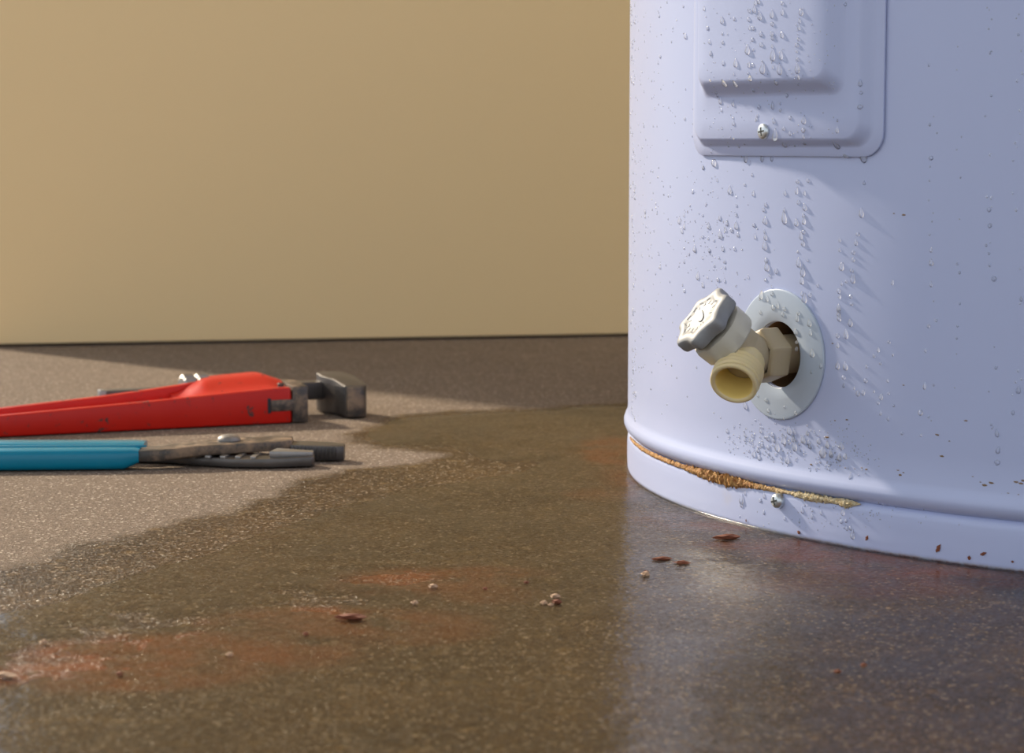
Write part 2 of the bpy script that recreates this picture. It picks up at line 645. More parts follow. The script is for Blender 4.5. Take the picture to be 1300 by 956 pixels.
# base ring under the seam
NB = 720
prof = [(-0.006, 0.0), (-0.0012, 0.0), (-0.0004, 0.0006), (0.0, 0.0016), (0.0002, 0.006), (0.0002, 0.014), (0.0, 0.017), (-0.0006, 0.0190), (-0.0020, 0.0200), (-0.0024, ZG)]
mb = MB()
zz = []
for (o, z), (o2, z2) in zip(prof[:-1], prof[1:]):
    k = 4 if z2 - z > 0.003 else 1
    zz += [(o + (o2 - o) * i / k, z + (z2 - z) * i / k) for i in range(k)]
zz.append(prof[-1])
mb.rings([[on_tank(2 * PI * j / NB, z, o) for j in range(NB)] for o, z in zz])
base = mb.build('base_ring', 'enamel_base', heater, ROOT, angle=50)
stn, frs = [], []
azs, _ = cyl(926, 618)
for v in base.data.vertices:
    a = math.atan2(v.co.y, v.co.x)
    d = (a - azs) * TR
    k = math.exp(-(d / 0.0035) ** 2) * 0.35 * sstep((v.co.z - 0.004) / 0.012) + math.exp(-(d / 0.016) ** 2) * 0.5 * sstep((v.co.z - 0.0145) / 0.004)
    stn.append(min(1, k))
    right = sstep((a + 2.62) / 0.25)
    frs.append((0.25 + 0.75 * right) * sstep(1 - v.co.z / 0.0022))
fattr(base.data, 'stain', stn)
fattr(base.data, 'foot_rust', frs)

# rust crust in the seam
mb = MB()
path = [(800, 553, .5), (806, 558, .8), (830, 571, 1.0), (868, 588, 1.1), (885, 594, 1.7), (905, 600, 2.2), (925, 606, 2.4), (940, 610, 2.0), (955, 613, 1.2), (975, 618, 1.0),
        (988, 621, 1.1), (1000, 624, .7), (1012, 627, 1.2), (1030, 630, 1.7), (1050, 632, 1.3), (1065, 634, 1.2), (1074, 636, 2.0), (1082, 637, 1.2), (1092, 639, .2)]
pa = [(cyl(x, y)[0], cyl(x, y)[1], r * 0.001) for x, y, r in path]
rings, along = [], []
NS = 420
for i in range(NS + 1):
    a = pa[0][0] + (pa[-1][0] - pa[0][0]) * i / NS
    for (a0, z0, q0), (a1, z1, q1) in zip(pa[:-1], pa[1:]):
        if a0 <= a <= a1 + 1e-9:
            k = (a - a0) / (a1 - a0)
            z, r = z0 + (z1 - z0) * k, q0 + (q1 - q0) * k
            break
    ring = []
    for j in range(10):
        th = 2 * PI * j / 10
        nn = noise.noise(Vector((a * 420, th * 1.2, 1.0))) + 0.7 * noise.noise(Vector((a * 1100, math.cos(th) * 2, math.sin(th) * 2)))
        rr = r * (1 + 0.75 * nn)
        ring.append(on_tank(a, ZG - 0.0006 + rr * 1.05 * math.sin(th) - 0.35 * r, -0.0004 + rr * 0.72 * math.cos(th) + 0.0003))
        along.append(sstep((a - cyl(940, 610)[0]) / (cyl(1030, 630)[0] - cyl(940, 610)[0])))
    rings.append(ring)
mb.rings(rings, True, True, True)
cr = mb.build('rust_crust', 'rust_crust', heater, ROOT, angle=60)
vals = []
A0, A1 = cyl(950, 610)[0], cyl(1030, 630)[0]
for v in cr.data.vertices:
    vals.append(sstep((math.atan2(v.co.y, v.co.x) - A0) / (A1 - A0)))
fattr(cr.data, 'along', vals)
tag(cr, 'orange to cream mineral and rust crust in the seam')

# rust specks scattered on the enamel near the base
mb = MB()
specks = [(1060, 534), (1147, 489), (1226, 534), (1075, 533), (1050, 555), (1094, 594), (1100, 596), (1140, 597), (1147, 600), (1143, 603), (1190, 552),
          (1196, 579), (1245, 612), (1250, 616), (1258, 613), (1268, 630), (1272, 627), (1280, 626), (1290, 612), (1296, 614), (1293, 628), (1220, 632), (945, 575), (1016, 603),
          (1073, 594), (1085, 595), (1030, 590), (1147, 273), (1135, 271), (1057, 436), (1120, 610), (1235, 605), (985, 606), (1026, 617),
          (1264, 635), (1299, 610), (1205, 560)]
for k, (x, y) in enumerate(specks):
    a, z = cyl(x, y)
    fm = frame(on_tank(a, z, 0.0), Vector((math.cos(a), math.sin(a), 0)))
    s = random.uniform(0.3, 0.8) * 0.001
    q = 7
    ring = [fm @ Vector((s * 0.6 * math.cos(2 * PI * i / q) * random.uniform(.6, 1.2), s * 1.6 * math.sin(2 * PI * i / q) * random.uniform(.6, 1.2), 0.00005)) for i in range(q)]
    top = [p.lerp(fm @ Vector((0, 0, 0)), 0.4) + (fm.to_3x3() @ Vector((0, 0, 0.00012))) for p in ring]
    mb.rings([ring, top], True, False, True)
sp = mb.build('rust_specks', 'rust_speck', heater, ROOT)
tag(sp, 'tiny brown rust specks on the white enamel', kind='stuff')

# ------------------------------------------------------------------ access cover
AZC = math.radians(-147.05)
HWC, ZB, HC = 0.0632, 0.1640, 0.24


def cover_loop(iu, iv, h, n=36):
    x0, x1, y0, y1 = -HWC + iu, HWC - iu, iv, HC - iv
    r = max(0.010 - 0.25 * iu, 0.0055)
    pts = []
    for cx, cy, a0 in ((x1 - r, y1 - r, 0), (x0 + r, y1 - r, PI / 2), (x0 + r, y0 + r, PI), (x1 - r, y0 + r, 1.5 * PI)):
        arc = [(cx + r * math.cos(a0 + PI / 2 * i / 10), cy + r * math.sin(a0 + PI / 2 * i / 10)) for i in range(11)]
        pts.append(arc)
    out = []
    for k in range(4):
        out += pts[k]
        e, s = pts[k][-1], pts[(k + 1) % 4][0]
        out += [(e[0] + (s[0] - e[0]) * i / n, e[1] + (s[1] - e[1]) * i / n) for i in range(1, n)]
    return [on_tank(AZC + u / TR, ZB + v, h) for u, v in out]


prof = [(0.0006, 0.0006, 0.0003), (0, 0, 0.0005), (0, 0, 0.0013), (0.0004, 0.0004, 0.0016), (0.0038, 0.0036, 0.0017)]
for i in range(1, 9):
    k = i / 8
    prof.append((0.0038 + 0.0062 * k, 0.0036 + 0.0042 * k, 0.0017 + 0.0042 * sstep(k)))
prof.append((0.0125, 0.016, 0.0059))
prof.append((0.0160, 0.0250, 0.0059))
for i in range(1, 11):
    k = i / 10
    prof.append((0.0160 + 0.0070 * k, 0.0250 + 0.0080 * k, 0.0059 + 0.0058 * sstep(k)))
loops = [cover_loop(*p) for p in prof]
iu, iv, h = prof[-1]
for k in (0.25, 0.5, 0.75, 0.95):
    loops.append(cover_loop(iu + (HWC - iu - 0.006) * k, iv + 0.02 * k, h))
mb = MB()
mb.rings(loops, True, False, True)
cover = mb.build('access_cover', 'enamel', heater, ROOT, angle=50)
tag(cover, 'stepped white sheet-metal access cover')


def cover_h(az, z):
    """height of the cover surface above the shell"""
    u = HWC - abs(az - AZC) * TR
    v = z - ZB
    if u < 0 or v < 0:
        return 0.0
    a = sstep((u - 0.0038) / 0.0062) if u < 0.01 else 1
    b = sstep((v - 0.0036) / 0.0042)
    l1 = min(a, b) * 0.0042
    c = sstep((u - 0.016) / 0.007)
    d = sstep((v - 0.025) / 0.008)
    return 0.0017 + l1 + min(c, d) * 0.0058


def hit(px, py):
    """azimuth, height and outward offset of the tank, its cover or its escutcheon at a place"""
    off = 0.0
    for _ in range(14):
        az, z = cyl(px, py, off)
        h = cover_h(az, z)
        if math.hypot((az - AZW) * TR, z - ZW) < 0.0283:
            h = 0.0011
        off = off * 0.4 + h * 0.6
    return az, z, off


def screw(px, py, off, r, hgt, name, parent, roll=0.2):
    az, z = cyl(px, py, off + hgt * 0.5)
    nrm = Vector((math.cos(az), math.sin(az), 0))
    fm = frame(on_tank(az, z, off), nrm) @ Matrix.Rotation(roll, 4, 'Z')
    mb = MB()
    pr = [(r * 0.8, -0.0006), (r, 0.0), (r, hgt * 0.35), (r * 0.93, hgt * 0.62), (r * 0.75, hgt * 0.85), (r * 0.5, hgt * 0.97), (r * 0.2, hgt)]
    mb.lathe(pr, 28, fm, False, True)
    mb.cur = 1
    for q in (0, PI / 2):
        mb.box((-r * 0.55, -r * 0.11, hgt * 0.7), (r * 0.55, r * 0.11, hgt * 1.02), fm @ Matrix.Rotation(q, 4, 'Z'))  # raised dark bars; shade of the cross recess put into their colour
    o = mb.build(name, ['zinc', 'recess_shade'], parent, ROOT, angle=40)
    return o


screw(968, 167, 0.0059, 0.0034, 0.0018, 'screw', cover, 0.15)
screw(986, 636, 0.0002, 0.0034, 0.0034, 'screw', heater, 0.3)

# ------------------------------------------------------------------ drain valve
NV = Vector((math.cos(AZW), math.sin(AZW), 0))
TV = Vector((-math.sin(AZW), math.cos(AZW), 0))
PW = on_tank(AZW, ZW)
UP = Vector((0, 0, 1))


def on_disc(r, th, off):
    return on_tank(AZW + r * math.cos(th) / TR, ZW + r * math.sin(th), off)


mb = MB()
seg = 96
pr = [(0.0145, 0.0003), (0.0145, 0.0009), (0.0148, 0.0011), (0.020, 0.0011), (0.0275, 0.0011), (0.0281, 0.0010), (0.0283, 0.0008), (0.0283, 0.0001)]
mb.rings([[on_disc(r, 2 * PI * j / seg, h) for j in range(seg)] for r, h in pr])
es = mb.build('escutcheon', 'escutcheon_plastic', heater, ROOT, angle=50)
tag(es, 'thin round grey-white plate around the valve')

mb = MB()
pr = [(0.0146, -0.001), (0.0150, -0.006), (0.0150, -0.03), (0.0, -0.031)]
mb.rings([[on_disc(max(r, 0.0002), 2 * PI * j / 48, h) for j in range(48)] for r, h in pr])
mb.build('foam_recess', 'foam', heater, ROOT, angle=50)

tw = (Vector((0, 0, CAMH)) - (PW + NV * 0.018)).normalized()       # towards the lens
rt = Vector((-tw.y, tw.x, 0)).normalized() * -1
if rt.x < 0:
    rt = -rt
upv = rt.cross(tw) * -1
if upv.z < 0:
    upv = -upv
AX_H = (rt * -0.71 + upv * 0.59 + tw * 0.38).normalized()
AX_O = (rt * -0.24 + upv * -0.60 + tw * 0.76).normalized()
BODY = PW + NV * 0.0185 + UP * 0.001

valve = MB()
fm = frame(PW - NV * 0.02, NV)
valve.lathe([(0.0085, 0), (0.0085, 0.036), (0.0095, 0.0385)], 40, fm)
fmb = frame(BODY, AX_H)
pr = []
for i in range(13):
    th = -PI / 2 + PI * i / 12
    pr.append((max(0.0103 * math.cos(th), 0.0001), 0.0103 * math.sin(th)))
valve.lathe(pr, 40, fmb)
valve.lathe([(0.0098, 0.0), (0.0100, 0.008), (0.0105, 0.011)], 40, fmb)
vo = valve.build('drain_valve', 'valve_plastic', heater, ROOT, angle=45)
tag(vo, 'beige plastic drain valve with silver knob')

mb = MB()
fm = frame(PW, NV) @ Matrix.Rotation(0.35, 4, 'Z')
hexr = lambda a: 1.0 / max(math.cos(((a + PI / 6) % (PI / 3)) - PI / 6), 0.5)
mb.lathe([(0.0086, 0.002), (0.0100, 0.002), (0.0107, 0.003), (0.0107, 0.0110), (0.0100, 0.0125), (0.0085, 0.013)], 48, fm, rfun=hexr)
mb.build('hex_nut', 'valve_plastic', vo, ROOT, bevel=0.0004, angle=30)

mb = MB()
fo = frame(BODY, AX_O)
pr = [(0.0088, 0.0), (0.0095, 0.006), (0.0097, 0.0095)]
for i in range(4):
    h = 0.0100 + i * 0.0022
    pr += [(0.0098, h), (0.0106, h + 0.0006), (0.0106, h + 0.0010), (0.0098, h + 0.0016)]
pr += [(0.0100, 0.0192), (0.0104, 0.0196), (0.0103, 0.0206), (0.0098, 0.0212), (0.0088, 0.0211), (0.0081, 0.0204)]
mb.lathe(pr, 56, fo)
mb.cur = 1
mb.lathe([(0.0081, 0.0204), (0.0078, 0.0185), (0.0074, 0.010), (0.0070, 0.006), (0.0002, 0.0055)], 56, fo)
so_ = mb.build('outlet_spout', ['spout_plastic', 'spout_inside'], vo, ROOT, angle=60)
tag(so_, 'yellowish threaded hose outlet')

mb = MB()
octo = lambda a: 1.0 + 0.012 * math.cos(10 * a)
mb.lathe([(0.0095, 0.0088), (0.0122, 0.0090), (0.0131, 0.0100), (0.0133, 0.0165), (0.0128, 0.0182), (0.0105, 0.0188), (0.006, 0.0188), (0.0045, 0.0225)], 60, fmb, rfun=octo)
bo = mb.build('bonnet', 'bonnet_plastic', vo, ROOT, angle=40)
tag(bo, 'off-white bonnet nut')

mb = MB()


def lobe(a):
    return 1.0 + 0.085 * math.cos(7 * a) + 0.012 * math.cos(14 * a)


fk = fmb @ Matrix.Rotation(0.2, 4, 'Z')
mb.lathe([(0.004, 0.0205), (0.0128, 0.0205), (0.0140, 0.0212), (0.0144, 0.0225), (0.0144, 0.0258), (0.0138, 0.0270), (0.0120, 0.0276), (0.0098, 0.0276), (0.0090, 0.0270),
          (0.0050, 0.0270)], 128, fk, False, True, rfun=lobe)
# raised bar and embossed marks on the face
bar = []
for k in range(24):
    a = 2 * PI * k / 24
    bar.append((0.0048 * math.copysign(abs(math.cos(a)) ** 0.6, math.cos(a)), 0.0018 * math.sin(a)))
mb.prism(bar, 0.0268, 0.0275, fk @ Matrix.Rotation(0.9, 4, 'Z'))
for k in range(14):
    if k % 7 in (3,):
        continue
    a = 2 * PI * k / 14
    q = fk @ Matrix.Rotation(a, 4, 'Z')
    mb.box((0.0066, -0.0005, 0.0268), (0.0084, 0.0005, 0.02718), q)
    if k % 2:
        mb.box((0.0066, -0.0011, 0.0268), (0.0071, 0.0010, 0.02718), q)
ko = mb.build('knob', 'silver_knob', vo, ROOT, bevel=0.0002, seg=1, angle=40)
tag(ko, 'scalloped silver hand knob')

# ------------------------------------------------------------------ pipe wrench
WO = fl(391, 537)
wrench = empty('pipe_wrench', WO, math.radians(22))
tag(wrench, 'worn red pipe wrench with dark steel jaws lying on its side on dry concrete', 'wrench')
mm = 0.001


def lerp_tab(tab, x):
    if x <= tab[0][0]:
        return tab[0][1]
    for (x0, y0), (x1, y1) in zip(tab[:-1], tab[1:]):
        if x <= x1:
            return y0 + (y1 - y0) * (x - x0) / (x1 - x0)
    return tab[-1][1]


Z_NEAR = [(-330, 11), (-184, 13), (-100, 17.2), (-45, 20.6), (-20, 22), (0, 22.5)]
Z_FAR = [(-330, 11), (-184, 13.5), (-120, 18), (-90, 20.8), (-70, 22.8), (-58, 24.3), (-48, 26.6)]
W_FAR = [(-330, 30), (-184, 34), (-110, 36), (-70, 38), (-50, 46)]
us = [-330 + 4.6 * i for i in range(56)]    # to u = -77
mb = MB()


def strip(v0f, v1f, z0f, z1f, ulist):
    rings = []
    for u in ulist:
        v0, v1, z0, z1 = v0f(u), v1f(u), z0f(u), z1f(u)
        rings.append([Vector((u, v0, z0)) * mm, Vector((u, v1, z0)) * mm, Vector((u, v1, z1)) * mm, Vector((u, v0, z1)) * mm])
    mb.rings(rings, True, True, True)


near = lambda u: lerp_tab(Z_NEAR, u)
far = lambda u: lerp_tab(Z_FAR, u)
wf = lambda u: lerp_tab(W_FAR, u)
strip(lambda u: 0, lambda u: 6, lambda u: 0.6, near, us + [-70, -62, -54, -45, -36, -28, -20, -10.5])
strip(lambda u: wf(u) - 7, wf, lambda u: 0.6, far, us + [-72, -66, -60, -54, -49])
strip(lambda u: 5, lambda u: wf(u) - 6, lambda u: near(u) * 0.32, lambda u: near(u) * 0.62, us)
mb.box((-0.334, 0.0, 0.0006), (-0.320, 0.030, 0.011))
handle = mb.build('handle', 'red_paint', wrench, bevel=0.0011, seg=3, angle=40)
tag(handle, 'red painted I-section handle')

# head casting: a crowned hood over the jaw shank, swelling out of the handle
mb = MB()
rings = []
NU, NVV = 26, 18
for i in range(NU + 1):
    u = -78 + 68 * i / NU
    k = sstep((u + 78) / 26)
    back = 40 + 17 * sstep((u + 66) / 16) - 16 * sstep((u + 24) / 16)
    e = sstep((-8 - u) / 14)
    ring = []
    for j in range(NVV + 1):
        s = j / NVV
        v = 0.6 + (back - 0.6) * s
        crown = near(u) + (6.0 * k) * sstep((s - 0.10) / 0.45) * (1 - 0.5 * max(0, (s - 0.75) / 0.25) ** 2)
        dip = (1 - k) * 3.0 * math.sin(PI * min(1, s * 1.3)) * (1 if u < -60 else 0.5)
        z = max(6, (crown - dip) * (0.86 + 0.14 * e) if u > -30 else crown - dip)
        z -= 1.5 * max(0, 1 - s * 9)
        ring.append(Vector((u, v, z)) * mm)
    bot = [Vector((p.x, p.y, 0.0006)) for p in ring]
    rings.append(ring + bot[::-1])
mb.rings(rings, True, True, True)
head = mb.build('head_casting', 'red_paint', wrench, bevel=0.0008, seg=2, angle=50)
tag(head, 'crowned red head of the wrench')

# heel jaw: grey block with a tongue let into the red head
mb = MB()
mb.prism([(-9.5, -0.3), (0, -0.3), (0.0, 24), (-9.5, 30)], 0.8, lambda x, y: 22.6 + 0.06 * y, Matrix.Scale(mm, 4))
mb.prism([(-23, -0.6), (-9, -0.6), (-9, 6), (-23, 6)], 8.0, 15.0, Matrix.Scale(mm, 4))
mb.prism([(-9.5, 30), (0, 24), (-2, 34), (-9.5, 36)], 2.0, 21.0, Matrix.Scale(mm, 4))
for k in range(7):
    mb.prism([(-0.1, 1 + 3.2 * k), (0.9, 2 + 3.2 * k), (-0.1, 3.6 + 3.2 * k)], 1.2, 22.0, Matrix.Scale(mm, 4))
heel = mb.build('heel_jaw', 'worn_steel', wrench, bevel=0.0005, seg=2, angle=40)
tag(heel, 'grey steel heel jaw block')
mb = MB()
mb.prism([(-25.5, -0.35), (-22.8, -0.35), (-22.8, 2), (-25.5, 2)], 6.6, 16.4, Matrix.Scale(mm, 4))
mb.build('slot', 'gap_shade', heel, angle=40, bevel=0.0009)  # solid block; the slot's shade is put into its near-black colour

# hook jaw: L-shaped forging, shank through the head, toothed face towards the heel
mb = MB()
sc = Matrix.Scale(mm, 4)
mb.prism([(-114, 41), (30, 41), (30, 53), (-112, 53), (-116, 47)], 9, 20, sc)
hook = [(21.5, 53), (21.5, 42), (24, 35), (26, 30), (26.5, 9), (36, 7.5), (40, 9), (42, 14), (42.5, 40), (38, 54), (28, 57)]
mb.prism(hook, 0.9, lambda x, y: 20.3 + 0.10 * (y - 8), sc)
for k in range(6):
    mb.prism([(26.6, 9.6 + 3.2 * k), (26.4, 12.4 + 3.2 * k), (25.5, 11 + 3.2 * k)], 1.5, 20.0, sc)
hj = mb.build('hook_jaw', 'dark_steel', wrench, bevel=0.0015, seg=3, angle=40)
tag(hj, 'dark steel hook jaw and shank')
mb = MB()
mb.prism([(27.4, 7.4), (36, 6.2), (39.3, 7.8), (39.3, 9.4), (27.4, 9.8)], 1.2, 19.8, sc)
mb.build('jaw_nose', 'worn_steel', hj, bevel=0.0008, seg=2, angle=40)
mb = MB()
mb.prism([(-118, 42.5), (-113, 41.4), (-113, 52.6), (-118, 51)], 9.6, 20.4, sc)
mb.build('shank_end', 'bright_steel', hj, bevel=0.001, seg=2, angle=40)

# knurled adjusting nut
mb = MB()
fmk = Matrix.Translation(Vector((-0.067, 0.046, 0.0145))) @ Matrix.Rotation(PI / 2, 4, 'Y')
pr = [(0.008, 0.0)]
for k in range(2):
    h = 0.0002 + k * 0.0088
    pr += [(0.0115, h), (0.0130, h + 0.0012), (0.0132, h + 0.0068), (0.0115, h + 0.008)]
pr += [(0.008, 0.0182)]
mb.lathe(pr, 72, fmk, True, True, rfun=lambda a: 1 + 0.03 * (1 if math.sin(24 * a) > 0 else -1))
kn = mb.build('adjusting_nut', 'bright_steel', wrench, angle=30)
tag(kn, 'knurled steel adjusting nut')

# retaining pins on the head
for x, y in ((-14, 10), (-17, 30)):
    mb = MB()
    z = 0.0232 if y < 20 else 0.0255
    mb.lathe([(0.0019, -0.002), (0.0019, 0.0004), (0.0014, 0.0009), (0.0004, 0.0010)], 16, Matrix.Translation(Vector((x * mm, y * mm, z))), False, True)
    mb.build('pin', 'dark_steel', wrench, angle=40)

# ------------------------------------------------------------------ slip joint pliers
PO = Vector((-0.1517, 1.164, 0))
pliers = empty('slip_joint_pliers', PO, math.radians(2.0))
tag(pliers, 'rusty slip-joint pliers with blue dipped grips lying in front of the red wrench', 'pliers')


def grip(pts, zlo, zhi, name):
    """dipped grip swept along plan stations (u, v_near, v_far)"""
    mb = MB()
    rings = []
    for u, va, vb, zl, zh in pts:
        ring = []
        c, hw = (va + vb) / 2, (vb - va) / 2
        cz, hh = (zl + zh) / 2, (zh - zl) / 2
        for j in range(28):
            a = 2 * PI * j / 28
            ca, sa = math.cos(a), math.sin(a)
            ring.append(Vector((u, c + hw * math.copysign(abs(ca) ** 0.55, ca), cz + hh * math.copysign(abs(sa) ** 0.55, sa))) * mm)
        rings.append(ring)
    mb.rings(rings, True, True, True)
    return mb.build(name, 'blue_grip', pliers, angle=45)


g1 = [(-186, -31, -23, 3, 8), (-183, -33, -19, 1, 10.5), (-170, -33, -16, 0.2, 11.3), (-110, -32, -14.5, 0.2, 11.5), (-60, -30, -13.5, 0.2, 11.5), (-51, -29.6, -14, 0.3, 11.4), (-46, -29, -14.5, 2.6, 11.3), (-43.2, -28.5, -15.5, 3.8, 10.8)]
g2 = [(-186, 8, 16, 3, 8), (-183, 3, 18, 1, 10.5), (-170, 0, 18.5, 0.2, 11.0), (-110, -3, 17, 0.2, 11.2), (-60, -5, 15, 0.2, 11.2), (-50, -5, 14.5, 0.5, 11.2), (-44, -4.5, 14, 1.8, 10.8)]
ga = grip(g1, 0, 11, 'grip')
gb = grip(g2, 0, 11, 'grip')
# raised seam along the near grip
mb = MB()
mb.prism([(-175, -20), (-48, -19), (-40, -18.2), (-48, -17), (-175, -17.5)], 10.6, 12.2, sc)
mb.build('grip_seam', 'blue_grip', ga, bevel=0.0005, angle=40)

# lower half: far handle to near jaw
mb = MB()
low = [(-50, -2), (-30, -8), (-12, -17), (6, -24.5), (24, -26), (46, -21.5), (47.5, -19), (47, -12.5), (38, -11), (27, -9), (14, 0), (-8, 11), (-50, 12)]
mb.prism(low, lambda x, y: 1.0, lambda x, y: 5.2 + 0.8 * sstep((x - 20) / 10), sc)
for k in range(9):
    x = 27 + 2.2 * k
    mb.prism([(x, -10.6), (x + 2.0, -10.8), (x + 1.0, -9.6)], 1.6, 8.3, sc)
lo_ = mb.build('lower_jaw_half', 'jaw_steel', pliers, bevel=0.0007, seg=2, angle=40)
mb = MB()
mb.prism([(24, -22.5), (46.5, -18.0), (46.8, -12.6), (38, -11.1), (27, -9.2)], 5.4, lambda x, y: 9.2 - 0.05 * (x - 24), sc)
mb.build('jaw_block', 'bright_steel', lo_, bevel=0.0006, seg=2, angle=40)  # step of the jaw; highlight on its top put into the lighter steel
# tongue ribs of the slip joint
for k in range(5):
    mb = MB()
    x = -18 + 8.0 * k
    mb.prism([(x, -18.5 - 1.2 * k), (x + 3.0, -19.5 - 1.2 * k), (x + 5.0, -8), (x + 2.4, -7)], 4.8, 6.6, sc)
    mb.build('tongue', 'bright_steel', lo_, bevel=0.0004, angle=40)

# upper half: near handle over the pivot to the far jaw
mb = MB()
upp = [(-47, -27.5), (-32, -27), (-16, -22.5), (8, -12), (30, -3), (34.5, 2), (34, 18), (29, 22), (14, 15), (-6, 5), (-24, -6), (-47, -16)]
mb.prism(upp, lambda x, y: 4.2 + 2.4 * sstep((x + 36) / 16), lambda x, y: 10.2 + 1.6 * sstep((x + 36) / 16), sc)
uh = mb.build('upper_jaw_half', 'worn_steel', pliers, bevel=0.0008, seg=2, angle=40)
mb = MB()
jb = [(22, 2), (35, 0.5), (48, -0.8), (59, -1.5), (62, 0), (62.5, 8), (56, 14.5), (42, 17.5), (28, 17)]
mb.prism(jb, 1.0, lambda x, y: 9.4 - 0.02 * (x - 22), sc)
for k in range(13):
    x = 33 + 2.0 * k
    y = 0.6 - 0.085 * (x - 35)
    mb.prism([(x, y), (x + 0.9, y - 1.1), (x + 1.8, y - 0.1)], 1.4, 8.6, sc)
mb.build('far_jaw', 'jaw_steel', uh, bevel=0.0005, seg=2, angle=40)
mb = MB()
mb.lathe([(0.0052, -0.002), (0.0062, 0.0), (0.0062, 0.0008), (0.0056, 0.0020), (0.0040, 0.0030), (0.0018, 0.0035), (0.0002, 0.0036)], 32, Matrix.Translation(Vector((0.001, 0, 0.0117))))
mb.build('pivot_bolt', 'worn_bolt', pliers, angle=50)

# ------------------------------------------------------------------ rust flakes on the floor and the foot of the tank
def flake_mesh(seed, elong):
    rnd = random.Random(seed)
    bm = bmesh.new()
    bmesh.ops.create_icosphere(bm, subdivisions=2, radius=1.0)
    for v in bm.verts:
        k = 1 + 0.8 * noise.noise(v.co * 1.7 + Vector((seed * 7.3, 0, 0)))
        v.co = Vector((v.co.x * k * elong, v.co.y * k, v.co.z * k * 0.55))
    me = bpy.data.meshes.new('rust_flake')
    bm.to_mesh(me)
    bm.free()
    return me


FM = {}
for mat in ('rust_flake', 'pale_flake'):
    for e in (1.0, 2.2):
        for s in range(2):
            me = flake_mesh(s + 1, e)
            me.materials.append(M[mat])
            FM[mat, e, s] = me
flakes = [  # px, py, size mm, long, pale, where
    (705, 761, 1.5, 0, 1, 'a'), (690, 769, 1.3, 0, 1, 'a'), (707, 768, 1.4, 0, 0, 'a'), (699, 771, 0.9, 0, 1, 'a'),
    (445, 788, 1.9, 1, 0, 'b'), (388, 808, 1.0, 0, 0, 'b'), (550, 748, 1.4, 0, 1, 'b'), (526, 769, 1.3, 0, 1, 'b'), (616, 750, 0.8, 0, 0, 'b'),
    (819, 733, 1.7, 0, 1, 'c'), (840, 713, 1.4, 1, 0, 'c'), (865, 718, 1.4, 1, 0, 'c'), (922, 686, 2.0, 1, 0, 'c'), (820, 729, 0.9, 0, 0, 'c'),
    (5, 862, 1.6, 1, 1, 'd'), (55, 819, 1.2, 0, 1, 'd'), (152, 859, 1.0, 0, 0, 'd'), (291, 835, 1.1, 0, 1, 'd'),
    (1063, 856, 0.9, 0, 0, 'e'), (1096, 848, 1.0, 0, 0, 'e'), (668, 742, 0.8, 0, 0, 'a')]
lab = {'a': ('small crumb of pale rust in a loose clump on the wet floor', 'loose clump of rust crumbs'),
       'b': ('small rust flake on the orange stained wet floor', 'flakes on the orange stained floor'),
       'c': ('small rust flake in the reflection of the tank foot', 'flakes beside the tank foot'),
       'd': ('small pale grit crumb on the rough damp concrete ridge', 'grit on the damp ridge'),
       'e': ('tiny orange rust crumb on the open wet floor before the tank', 'crumbs before the tank')}
for k, (x, y, s, e, p, wh) in enumerate(flakes):
    o = bpy.data.objects.new('rust_flake', FM['pale_flake' if p else 'rust_flake', 2.2 if e else 1.0, k % 2])
    P = fl(x, y)
    o.location = (P.x, P.y, 0.0006 + s * 0.45 * mm)
    o.scale = (s * mm,) * 3
    o.rotation_euler = (0, 0, random.uniform(-0.4, 0.4))
    C.objects.link(o)
    tag(o, lab[wh][0], 'rust flake', lab[wh][1])
for k, (x, y, s) in enumerate([(1015, 676, 1.2), (1101, 683, 0.9), (1192, 696, 1.2), (1231, 708, 1.2), (1249, 703, 0.9), (948, 661, 0.5), (1286, 713, 0.7)]):
    o = bpy.data.objects.new('rust_flake', FM['rust_flake', 2.2 if k % 3 else 1.0, k % 2])
    az, z = cyl(x, y)
    fm = frame(on_tank(az, z, 0.0004), Vector((math.cos(az), math.sin(az), 0)))
    o.matrix_world = fm @ Matrix.Rotation(random.uniform(0, 3), 4, 'Z') @ Matrix.Diagonal((s * mm * 0.55, s * mm * 0.7, s * mm * 0.5, 1))
    C.objects.link(o)
    tag(o, 'dark red rust flake stuck to the white foot of the tank', 'rust flake', 'rust flakes stuck to the tank foot')

# ------------------------------------------------------------------ water drops
def drop_mesh(kind):
    bm = MB()
    nr, ns = 6, 12
    rings = []
    for i in range(nr + 1):
        th = PI / 2 * i / nr
        r, h = math.cos(th), math.sin(th)
        ring = []
        for j in range(ns):
            a = 2 * PI * j / ns
            x, y = max(r, 0.02) * math.cos(a), max(r, 0.02) * math.sin(a)
            if kind == 1:                              # running drop: long tail above, full belly below
                if y > 0:
                    x *= 1 - 0.5 * y
                    y *= 1.9
                hh = h * (0.75 if y < 0 else 0.75 - 0.25 * min(1, y / 1.6))
            elif kind == 2:                            # hanging drop
                hh = h * 0.95
                y *= 1.25
            else:
                x *= 1 + 0.15 * math.sin(2 * a + 1)
                hh = h * 0.62
            ring.append(Vector((x, y, hh)))
        rings.append(ring)
    bm.rings([[Vector((p.x, p.y, -0.05)) for p in rings[0]]] + rings, True, True, True)
    return bm


def drop_data(kind, name):
    o = drop_mesh(kind).build(name, 'water_drop', angle=80)
    me = o.data
    bpy.data.objects.remove(o)
    return me


DM = [drop_data(k, 'water_drop') for k in range(3)]
SZ = {'s': 0.60, 'm': 0.92, 'l': 1.22, 'x': 1.6}


